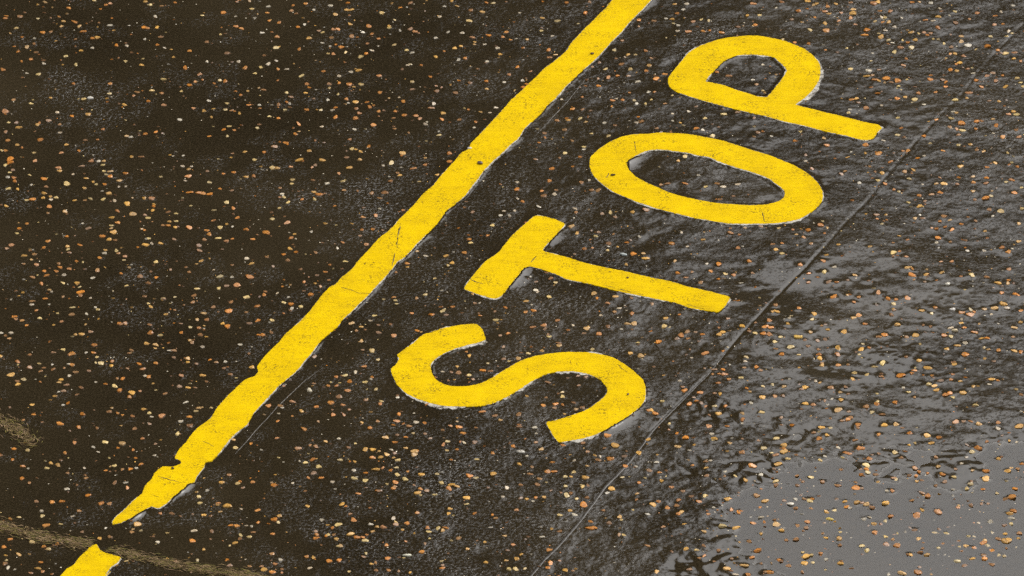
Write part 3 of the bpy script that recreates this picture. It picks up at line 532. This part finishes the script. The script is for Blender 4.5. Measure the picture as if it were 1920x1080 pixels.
def grid_mesh(name, X2, Y2, Z, keep=None):
    ny, nx = Z.shape
    idx = np.arange(ny * nx).reshape(ny, nx)
    q = np.stack([idx[:-1, :-1], idx[:-1, 1:], idx[1:, 1:], idx[1:, :-1]], -1).reshape(-1, 4)
    co = np.stack([X2, Y2, Z], -1).reshape(-1, 3)
    if keep is not None:
        q = q[keep.reshape(-1)]
        u, inv = np.unique(q, return_inverse=True)
        co = co[u]; q = inv.reshape(-1, 4)
    me = bpy.data.meshes.new(name)
    me.vertices.add(len(co)); me.vertices.foreach_set("co", co.astype(np.float32).ravel())
    me.loops.add(len(q) * 4); me.loops.foreach_set("vertex_index", q.astype(np.int32).ravel())
    me.polygons.add(len(q)); me.polygons.foreach_set("loop_start", (np.arange(len(q)) * 4).astype(np.int32))
    me.polygons.foreach_set("use_smooth", np.ones(len(q), bool))
    me.update(calc_edges=True); me.validate()
    o = bpy.data.objects.new(name, me); COL.objects.link(o)
    return o

road = grid_mesh("road", X2, Y2, Z)
road.data.materials.append(M_ASPH)
CO = np.full(Z.shape, 0.2); CO[nf:nf + NY, nf:nf + NX] = coarse
for nm, A in (("film", FI), ("under", UN), ("coarse", CO)):
    a = road.data.attributes.new(nm, 'FLOAT', 'POINT'); a.data.foreach_set("value", A.astype(np.float32).ravel())
tag(road, "dark wet asphalt strewn with pale stone chips", None, None, "structure")

# ---------------------------------------------------------------- puddle
men = LEVEL + 0.00011 * np.minimum(bulge, 1.6)
keep = wet[:-1, :-1] & wet[1:, 1:] & (XX[:-1, :-1] < GX1 - .05)
puddle = grid_mesh("puddle_water", XX, YY, men, keep)
puddle.data.materials.append(M_WATER)
tag(puddle, "shallow grey puddle spreading over the near right corner of the asphalt", None, None, "structure")

# ---------------------------------------------------------------- painted markings
def inside(poly, x, y):
    q = np.roll(poly, -1, 0)
    c = ((poly[:, 1] > y) != (q[:, 1] > y)) & (x < (q[:, 0] - poly[:, 0]) * (y - poly[:, 1]) / (q[:, 1] - poly[:, 1] + 1e-15) + poly[:, 0])
    return bool(c.sum() % 2)

def slab(name, outer, hole, thick, mat, parent=None, grid=0.014, lean=0.0009, seed=0):
    """a coat of paint draped over the ground: top sheet, sloping sides"""
    r = np.random.default_rng(seed)
    verts = [tuple(p) for p in outer]; n0 = len(outer)
    edges = [(i, (i + 1) % n0) for i in range(n0)]
    if hole is not None:
        n1 = len(hole); verts += [tuple(p) for p in hole]
        edges += [(n0 + i, n0 + (i + 1) % n1) for i in range(n1)]
    lo, hi = outer.min(0), outer.max(0)
    sub = raster([outer] + ([hole] if hole is not None else []))
    inn = blur(sub, 0.004)
    for x in np.arange(max(lo[0], GX0), min(hi[0], GX1), grid):
        for y in np.arange(max(lo[1], GY0), min(hi[1], GY1), grid):
            p = (x + r.uniform(-.3, .3) * grid, y + r.uniform(-.3, .3) * grid)
            if sample(inn, *p) > 0.97: verts.append(p)
    v2, e2, f2, *_ = delaunay_2d_cdt([Vector(v) for v in verts], edges, [], 0, 1e-6)
    v2 = np.array([tuple(v) for v in v2])
    faces = []
    for f in f2:
        cx, cy = v2[list(f)].mean(0)
        if inside(outer, cx, cy) and not (hole is not None and inside(hole, cx, cy)):
            faces.append(tuple(f))
    nv = len(v2)
    inframe = (v2[:, 0] > GX0) & (v2[:, 0] < GX1) & (v2[:, 1] > GY0) & (v2[:, 1] < GY1)
    base = np.where(inframe, sample(HBS, v2[:, 0], v2[:, 1]), 0.0)
    z = base + thick
    cnt = {}
    for f in faces:
        for a, b in zip(f, f[1:] + f[:1]): cnt[(a, b)] = cnt.get((a, b), 0) + 1
    bd = [(a, b) for (a, b) in cnt if (b, a) not in cnt]
    rim = np.zeros(nv)
    nrm = np.zeros((nv, 2))
    for a, b in bd:
        d_ = v2[b] - v2[a]; d_ /= np.linalg.norm(d_) + 1e-12
        for q in (a, b): nrm[q] += (d_[1], -d_[0]); rim[q] = 1
    nrm /= np.linalg.norm(nrm, axis=1)[:, None] + 1e-9
    top = np.column_stack([v2, z])
    low = {}
    allv = [tuple(t) for t in top]
    for a, b in bd:
        for q in (a, b):
            if q not in low:
                low[q] = len(allv)
                e = v2[q] + nrm[q] * lean
                allv.append((v2[q][0], v2[q][1], z[q])); allv.append((e[0], e[1], base[q] - 0.003))
    for a, b in bd: faces.append((low[b], low[a], low[a] + 1, low[b] + 1))
    o = mesh_obj(name, allv, faces, mat, parent)
    at = o.data.attributes.new("rim", 'FLOAT', 'POINT')
    at.data.foreach_set("value", np.concatenate([rim, np.ones(len(allv) - nv)]).astype(np.float32))
    # ground spot of the thing as its origin
    c = o.data.vertices[0].co.copy(); c.z = 0
    return o

HBS = blur(HB, 0.010)
pa, pb = np.array(P(170, 1040)), np.array(P(1183, 0))
LINE_ANG = math.atan2(*(pb - pa)[::-1])
Y_LETTER = make_yellow("yellow_letter_paint", LINE_ANG + 0.06)
Y_LINE = make_yellow("yellow_line_paint", LINE_ANG - math.pi / 2)
LAB = {'S': ("yellow painted letter S, first of the word, its lower edge showing worn white paint", "road letter"),
       'T': ("yellow painted letter T between the S and the O beside the long line", "road letter"),
       'O': ("yellow painted letter O, a long oval ring between the T and the P", "road letter"),
       'P': ("yellow painted letter P, last of the word, white paint flaking at its bowl", "road letter"),
       'line': ("long yellow line painted across the asphalt beside the word STOP, ending in a torn point", "road line"),
       'dash': ("short yellow line stub past the mossy crack in the lower left corner", "road line")}
NAME = {'line': "painted_line", 'dash': "painted_line"}
# the older white coat that peeps out along one side: shift in photo pixels
PEEP = {'P': (5.5, 2.5), 'O': (1.6, 2.6), 'S': (0.8, 5.6), 'T': (1.6, 2.2), 'line': (1.2, 1.0), 'dash': (1.0, 1.0)}
MARK = {}
for i, (k, (o_, h_)) in enumerate(OUTG.items()):
    ob = MARK[k] = slab(NAME.get(k, "painted_letter"), o_, h_, 0.0021, Y_LINE if k in ('line', 'dash') else Y_LETTER, seed=i)
    tag(ob, LAB[k][0], LAB[k][1], "letters of the word STOP" if len(k) == 1 else "yellow lines on the asphalt")
    c0 = np.array(P(960, 540)); sh = np.array(P(960 + PEEP[k][0], 540 + PEEP[k][1])) - c0
    wv = np.random.default_rng(90 + i)
    def frayed(poly):
        m = len(poly)
        s = wv.normal(0, 1, m); s = sum(np.roll(s, q) for q in range(-9, 10)) / 4.4
        s = np.clip(0.5 + 0.6 * s, -0.5, 1.4)[:, None]
        return poly + sh * s + wv.normal(0, 0.0003, (m, 2))
    slab("undercoat", frayed(o_), frayed(h_) if h_ is not None else None, 0.0018, M_RIM, ob, grid=0.03, lean=0.0005, seed=i + 30)

# ---------------------------------------------------------------- tar joint and scrape lines
def strip(name, pts, widths, rise, mat, wob=0.0006, seed=0, lift=0.0, parent=None, top_prof=((-0.72, 0.55), (-0.2, 1.0), (0.3, 0.9), (0.75, 0.5))):
    r = np.random.default_rng(seed)
    g = np.array([P(*p) for p in pts])
    L = np.concatenate([[0], np.cumsum(np.linalg.norm(np.diff(g, axis=0), axis=1))])
    n = max(4, int(L[-1] / 0.006))
    t = np.linspace(0, L[-1], n)
    c = np.column_stack([np.interp(t, L, g[:, 0]), np.interp(t, L, g[:, 1])])
    w = np.interp(t / L[-1], np.linspace(0, 1, len(widths)), widths)
    d_ = np.gradient(c, axis=0); d_ /= np.linalg.norm(d_, axis=1)[:, None]
    nr = np.column_stack([-d_[:, 1], d_[:, 0]])
    prof = [(-1.0, -0.003)] + list(top_prof) + [(1.0, -0.003)]
    vs, fs = [], []
    k = len(prof)
    for i in range(n):
        for s, z in prof:
            q = c[i] + nr[i] * (s * w[i] * 0.5 + r.normal(0, wob))
            gz = float(sample(HBS if lift else HB, q[0], q[1])) + lift
            vs.append((q[0], q[1], gz + (rise * z if z > 0 else -0.003)))
        if i:
            for j in range(k - 1):
                a = (i - 1) * k + j
                fs.append((a, a + 1, a + k + 1, a + k))
    return mesh_obj(name, vs, fs, mat, parent)

tar = strip("tar_seam", SEAM[15:] + SEAM2[1:], [0.002, 0.004, 0.007, 0.009, 0.010, 0.009, 0.009, 0.009, 0.006], 0.0006, M_TAR, 0.0005, 3, top_prof=((-0.85, 0.85), (-0.3, 0.80), (0.3, 0.72), (0.85, 0.62)))
tag(tar, "smooth grey strip of tar sealing the joint in the asphalt below the S", "tar seam")
sc1 = strip("scrape_mark", [(1100, 146), (1085, 165), (1062, 193), (1040, 215), (1015, 242), (1000, 258)], [0.001, 0.003, 0.004, 0.003, 0.001], 0.0006, M_SCRATCH, 0.0004, 4)
tag(sc1, "thin pale scrape beside the long yellow line between the line and the P", "scrape", "pale scrapes along the yellow line")
sc2 = strip("scrape_mark", [(605, 690), (570, 715), (545, 738), (520, 762), (500, 785), (480, 806), (460, 830), (440, 852)], [0.001, 0.003, 0.004, 0.003, 0.004, 0.002], 0.0006, M_SCRATCH, 0.0004, 5)
tag(sc2, "thin pale scrape beside the pointed lower end of the long yellow line", "scrape", "pale scrapes along the yellow line")

M_CRACK = make_flat("dirt_in_cracks", (0.05, 0.035, 0.008), (0.20, 0.13, 0.012), 120, 0.5)
CRACKS = {
    'line': [([(751, 424), (747, 436), (746, 446)], .006), ([(746, 446), (744, 458), (745, 466)], .003), ([(741, 476), (737, 490), (735, 500)], .0035), ([(640, 541), (658, 545), (672, 551), (692, 552)], .0025), ([(296, 894), (318, 901), (340, 906)], .0028), ([(380, 828), (392, 833), (400, 838)], .0022), ([(282, 928), (298, 934)], .0018)],
    'O': [([(1428, 396), (1431, 406), (1433, 417)], .0035), ([(1189, 266), (1191, 276), (1193, 287)], .0018), ([(1136, 334), (1142, 326)], .0025)],
    'S': [([(1158, 684), (1166, 692), (1176, 699)], .0030), ([(802, 626), (815, 622), (824, 618)], .0025), ([(1062, 784), (1072, 782)], .0032), ([(1088, 772), (1098, 768), (1108, 763)], .0020)],
    'T': [([(1130, 536), (1142, 539), (1152, 541)], .0030), ([(1160, 544), (1172, 547), (1184, 550)], .0034), ([(1196, 552), (1206, 554)], .0020), ([(882, 526), (892, 530), (906, 534)], .0040), ([(996, 492), (1001, 486), (1006, 482)], .0035), ([(1290, 572), (1305, 577), (1322, 581)], .0026)],
}
for k, lst in CRACKS.items():
    for j, (pts, wd) in enumerate(lst):
        strip("crack", pts, [wd * .4, wd, wd * .8, wd * .3], 0.0003, M_CRACK, 0.0007, 60 + j, lift=0.0020, parent=MARK[k])

# ---------------------------------------------------------------- stone chips
def templates(n):
    out = []
    for i in range(n):
        bm = bmesh.new(); bmesh.ops.create_icosphere(bm, subdivisions=2, radius=1.0)
        r = np.random.default_rng(300 + i)
        co = np.array([v.co[:] for v in bm.verts])
        for _ in range(9):                                  # knap flat facets off
            d_ = r.normal(size=3); d_[2] *= 0.35; d_ /= np.linalg.norm(d_)
            t = co @ d_; lim = r.uniform(0.5, 0.88)
            co -= np.clip(t - lim, 0, None)[:, None] * d_
        co[:, 0] *= r.uniform(0.8, 1.25); co[:, 1] *= r.uniform(0.65, 1.05)
        co += r.normal(0, 0.05, co.shape)
        co[:, 2] = np.minimum(co[:, 2], 0.55 + 0.25 * co[:, 0] * r.uniform(-1, 1) + 0.25 * co[:, 1] * r.uniform(-1, 1))
        out.append((co, np.array([[v.index for v in f.verts] for f in bm.faces])))
        bm.free()
    return out
TPL = templates(14)

def chip_geo(x, y, rad, tone, rise, z=None):
    co, fc = TPL[rng.integers(len(TPL))]
    a = rng.uniform(0, 2 * math.pi); c, s = math.cos(a), math.sin(a)
    tx, ty = rng.normal(0, 0.20, 2)
    v = co.copy()
    v[:, 2] = v[:, 2] + tx * v[:, 0] + ty * v[:, 1]
    v = np.column_stack([v[:, 0] * c - v[:, 1] * s, v[:, 0] * s + v[:, 1] * c, v[:, 2]]) * (rad, rad, rad * 0.42)
    zz = (float(sample(h, x, y)) if abs(x) < 1.6 and -1.7 < y < 1.85 else 0.0) if z is None else z
    v += (x, y, zz + rad * 0.42 * (rise * 1.1 - 0.55))
    return v, fc

def add_tone(o, cols):
    a = o.data.attributes.new("tone", 'FLOAT_COLOR', 'POINT')
    a.data.foreach_set("color", np.asarray(cols, np.float32).ravel())

VV, FF, CC, off = [], [], [], 0
for x, y, rad, tone, rise in chip_list:
    if GX0 < x < GX1 and GY0 < y < GY1 and float(sample(MASK, x, y)) > 0.3: continue
    if GX0 < x < GX1 and GY0 < y < GY1 and float(sample(basin, x, y)) > 0.6: rise += 0.42 if rng.uniform() < 0.45 else 0.12
    v, f = chip_geo(x, y, rad, tone, rise)
    VV.append(v); FF.append(f + off); off += len(v)
    t = np.tile((*tone, 1.0), (len(v), 1)); t[:, :3] *= rng.uniform(0.85, 1.12, (len(v), 1)); CC.append(t)
VV = np.concatenate(VV); FF = np.concatenate(FF); CC = np.concatenate(CC)
me = bpy.data.meshes.new("gravel")
me.vertices.add(len(VV)); me.vertices.foreach_set("co", VV.astype(np.float32).ravel())
me.loops.add(len(FF) * 3); me.loops.foreach_set("vertex_index", FF.astype(np.int32).ravel())
me.polygons.add(len(FF)); me.polygons.foreach_set("loop_start", (np.arange(len(FF)) * 3).astype(np.int32))
me.polygons.foreach_set("use_smooth", np.zeros(len(FF), bool))
me.update(calc_edges=True)
me.materials.append(M_STONE)
gravel = bpy.data.objects.new("gravel", me); COL.objects.link(gravel)
add_tone(gravel, CC)
tag(gravel, "orange, cream and brown flint gravel bedded all over the wet asphalt", None, None, "stuff")

SINGLES = [   # photo spot, radius, stretch, turn, tone, label
    (170, 185, .0105, 1.5, 0.0, (.60, .57, .50), "large pale grey oval chip in the dark asphalt far left of the line"),
    (1097, 25, .0085, 1.2, 0.1, (.62, .24, .05), "orange chip just left of the long yellow line near its far end"),
    (1787, 580, .0080, 1.2, 0.2, (.66, .63, .58), "round white chip beside a dark brown patch on the grey wet film"),
    (1889, 578, .0085, 1.4, -.5, (.66, .55, .42), "pale wedge-shaped chip close to the right edge of the view"),
    (1497, 633, .0110, 1.9, -.05, (.72, .46, .11), "long yellow-amber chip on the wet film right of the tar joint"),
    (1790, 620, .0100, 2.1, -.1, (.66, .55, .36), "slim cream chip below the round white chip"),
    (1795, 1052, .0100, 1.4, -.15, (.74, .60, .33), "largest cream chip standing in the puddle near the bottom edge"),
    (580, 732, .0090, 1.3, 1.9, (.62, .55, .40), "upright pale chip in the dark gap between the line and the S"),
    (1169, 478, .0100, 1.5, -.3, (.46, .50, .48), "bluish white chip between the stem of the T and the O"),
    (1777, 533, .0080, 1.2, .5, (.64, .60, .50), "white three-cornered chip on grey film at mid height right of the joint"),
    (762, 1042, .0100, 1.5, 0.0, (.64, .62, .48), "cream white oval chip near the bottom edge below the S"),
    (978, 848, .0105, 1.6, -.1, (.44, .41, .35), "flat grey oval chip below left of the tail of the S"),
    (1482, 945, .0085, 1.2, .1, (.64, .58, .48), "round off-white chip in the left part of the puddle"),
    (1555, 973, .0085, 1.3, -.2, (.74, .55, .14), "bright yellow chip in the left part of the puddle"),
    (881, 279, .0080, 1.6, .1, (.60, .57, .50), "white chip touching the left edge of the long yellow line"),
]
PEBBLES = [
    (901, 308, .0080, 1.3, -.3, (.13, .09, .07), "grey-brown pebble lying on the long yellow line"),
    (1110, 102, .0050, 1.3, .1, (.10, .06, .025), "small dark pebble on the far part of the long yellow line"),
    (1149, 330, .0055, 1.4, .3, (.07, .05, .025), "small black pebble on the left bend of the O"),
    (324, 880, .0052, 1.2, 0.0, (.09, .06, .02), "small dark pebble by the torn notch near the pointed end of the line"),
    (1177, 742, .0042, 1.2, 0.0, (.10, .05, .02), "tiny dark pebble on the right bend of the S"),
    (1177, 523, .0036, 1.2, 0.0, (.10, .04, .02), "tiny dark red pebble on the stem of the T"),
    (1322, 236, .0032, 1.3, 0.0, (.10, .05, .02), "tiny brown speck of grit on the stem of the P"),
]
for lst, nm, cat, grp, onp in ((SINGLES, "stone_chip", "stone", "single bright stone chips", False), (PEBBLES, "pebble", "pebble", "dark pebbles on the yellow paint", True)):
    for k, (px, py, rad, st, turn, tone, lab) in enumerate(lst):
        x, y = P(px, py)
        co, fc = TPL[(k * 3 + (5 if onp else 0)) % len(TPL)]
        v = co * (st ** .5, 1.1 / st ** .5, 0.5)
        c, s = math.cos(turn), math.sin(turn)
        v = np.column_stack([v[:, 0] * c - v[:, 1] * s, v[:, 0] * s + v[:, 1] * c, v[:, 2]]) * rad
        z = (float(sample(HBS, x, y)) + 0.003 + rad * 0.22) if onp else float(sample(h, x, y)) + rad * (0.22 if py > 840 and px > 1400 else 0.12)
        o = mesh_obj(nm, v, fc.tolist(), M_STONE)
        o.location = (x, y, z)
        add_tone(o, np.tile((*tone, 1.0), (len(v), 1)))
        tag(o, lab, cat, grp)

# ---------------------------------------------------------------- moss in the crack at the lower left
def moss(name, spots, n, wid, label, ang_jit, seed):
    r = np.random.default_rng(seed)
    g = np.array([P(*p) for p in spots])
    L = np.concatenate([[0], np.cumsum(np.linalg.norm(np.diff(g, axis=0), axis=1))])
    vs, fs, cs = [], [], []
    pal = [(.21, .140, .066), (.29, .200, .10), (.31, .210, .125), (.15, .13, .042), (.24, .195, .06), (.10, .068, .034), (.05, .036, .018)]
    for i in range(n):
        t = r.uniform(0, L[-1])
        c = np.array([np.interp(t, L, g[:, 0]), np.interp(t, L, g[:, 1])])
        c2 = np.array([np.interp(t + .02, L, g[:, 0]), np.interp(t + .02, L, g[:, 1])])
        dd = c2 - c
        ang = math.atan2(dd[1], dd[0]) + r.normal(0, ang_jit)
        q = c + np.array((-math.sin(ang), math.cos(ang))) * r.normal(0, wid)
        if r.uniform() > 0.35 + 0.65 * math.sin(t * 31 + seed) ** 2: continue
        ln, w = r.uniform(.006, .024), r.uniform(.0004, .0011)
        a = np.array((math.cos(ang), math.sin(ang))); nn = np.array((-a[1], a[0]))
        z0 = float(sample(h, *q)); hh = r.uniform(.0008, .0035)
        k = len(vs)
        for u, wv, zz in ((-.5, .3, 0.0003), (0, 1, hh), (.5, .2, hh * r.uniform(0, 1.2))):
            for sgn in (-1, 1):
                e = q + a * u * ln + nn * sgn * w * wv
                vs.append((e[0], e[1], z0 + zz + 0.0004))
        fs += [(k, k + 2, k + 3, k + 1), (k + 2, k + 4, k + 5, k + 3)]
        col = np.array(pal[r.integers(len(pal))]) * r.uniform(.6, 1.25)
        cs += [(*col, 1.0)] * 6
    o = mesh_obj(name, vs, fs, M_MOSS)
    add_tone(o, cs)
    return tag(o, label, None, None, "stuff")

M_MOSS, nt_, b_ = new_mat("moss_and_silt")
nt_.links.new(attr(nt_, "tone").outputs["Color"], b_.inputs["Base Color"])
b_.inputs["Roughness"].default_value = 0.9
b_.inputs["Specular IOR Level"].default_value = 0.05
moss("moss", [(-120, 955), (-40, 975), (0, 987), (75, 1008), (140, 1018), (170, 1022)], 3600, 0.0125, "brown-green moss and silt in the crack left of the short yellow line stub", 0.25, 5)
moss("moss", [(205, 1030), (250, 1042), (325, 1058), (400, 1070), (475, 1083), (560, 1100)], 3200, 0.0105, "brown-green moss and silt in the crack right of the short yellow line stub", 0.25, 6)
moss("moss", [(-40, 775), (0, 790), (25, 802), (45, 818), (60, 832)], 1200, 0.018, "small tuft of grey-green moss at the left edge", 0.9, 7)

# ---------------------------------------------------------------- unseen dark block and ridge, added to darken what the wet ground mirrors
def box(vs, fs, x0, x1, y0, y1, z0, z1):
    k = len(vs)
    vs += [(x0, y0, z0), (x1, y0, z0), (x1, y1, z0), (x0, y1, z0), (x0, y0, z1), (x1, y0, z1), (x1, y1, z1), (x0, y1, z1)]
    fs += [(k, k + 3, k + 2, k + 1), (k + 4, k + 5, k + 6, k + 7), (k, k + 1, k + 5, k + 4), (k + 1, k + 2, k + 6, k + 5), (k + 2, k + 3, k + 7, k + 6), (k + 3, k, k + 4, k + 7)]

BLOCK_X, BLOCK_Y, BLOCK_H = 0.78, 20.0, 27.0
added_block = bpy.data.objects.new("added_dark_block", None); COL.objects.link(added_block)  # made-up block, placed so the left asphalt mirrors something dark
added_block.location = (BLOCK_X - 22, BLOCK_Y, 0)
tag(added_block, "unseen tall dark block added beyond the road so its reflection blackens the left asphalt", "reflection block")
vs, fs = [], []
box(vs, fs, -22, 22, 0, 18, 0, BLOCK_H)
x = -21.6
while x < 21.7:
    box(vs, fs, x, x + 0.18, -0.08, -0.002, 0.3, BLOCK_H - 0.3); x += 0.6
mesh_obj("block_side", vs, fs, M_BLOCK, added_block, False)
vs, fs = [], []
box(vs, fs, -22.4, 22.4, -0.4, 18.4, BLOCK_H + .003, BLOCK_H + 0.5)
mesh_obj("block_top", vs, fs, M_BLOCK_TOP, added_block, False)
vs, fs = [], []
for k in range(12): box(vs, fs, -4, 4, -0.22 + 0.02 * (k % 2), -0.082, 0.02 + k * 0.42, 0.02 + k * 0.42 + 0.41)
mesh_obj("block_slats", vs, fs, M_BLOCK_TOP, added_block, False)

vs, fs = [], []
hr = np.random.default_rng(77)
n = 121
crest = 68.8 + 2.0 * hr.normal(size=n)  # added ridge: its height sets where the mirrored sky turns dark
crest = np.convolve(np.pad(crest, 3, mode='edge'), np.ones(5) / 5, 'same')[3:-3] + 0.5 * hr.normal(size=n)
for i in range(n):
    xx = -300 + i * 5.0
    for yy, f in ((70, 0.0), (85, 0.30), (100, 0.68), (120, 1.0), (160, 0.95), (260, 0.0)):
        vs.append((xx, yy + hr.normal(0, 1), crest[i] * f - (0.5 if f == 0 else 0)))
    if i:
        for j in range(5):
            a = (i - 1) * 6 + j; fs.append((a, a + 6, a + 7, a + 1))
added_dark_ridge = mesh_obj("added_dark_ridge", vs, fs, M_RIDGE)
tag(added_dark_ridge, "unseen dark ridge added beyond the road to darken reflections at the upper right", None, None, "structure")
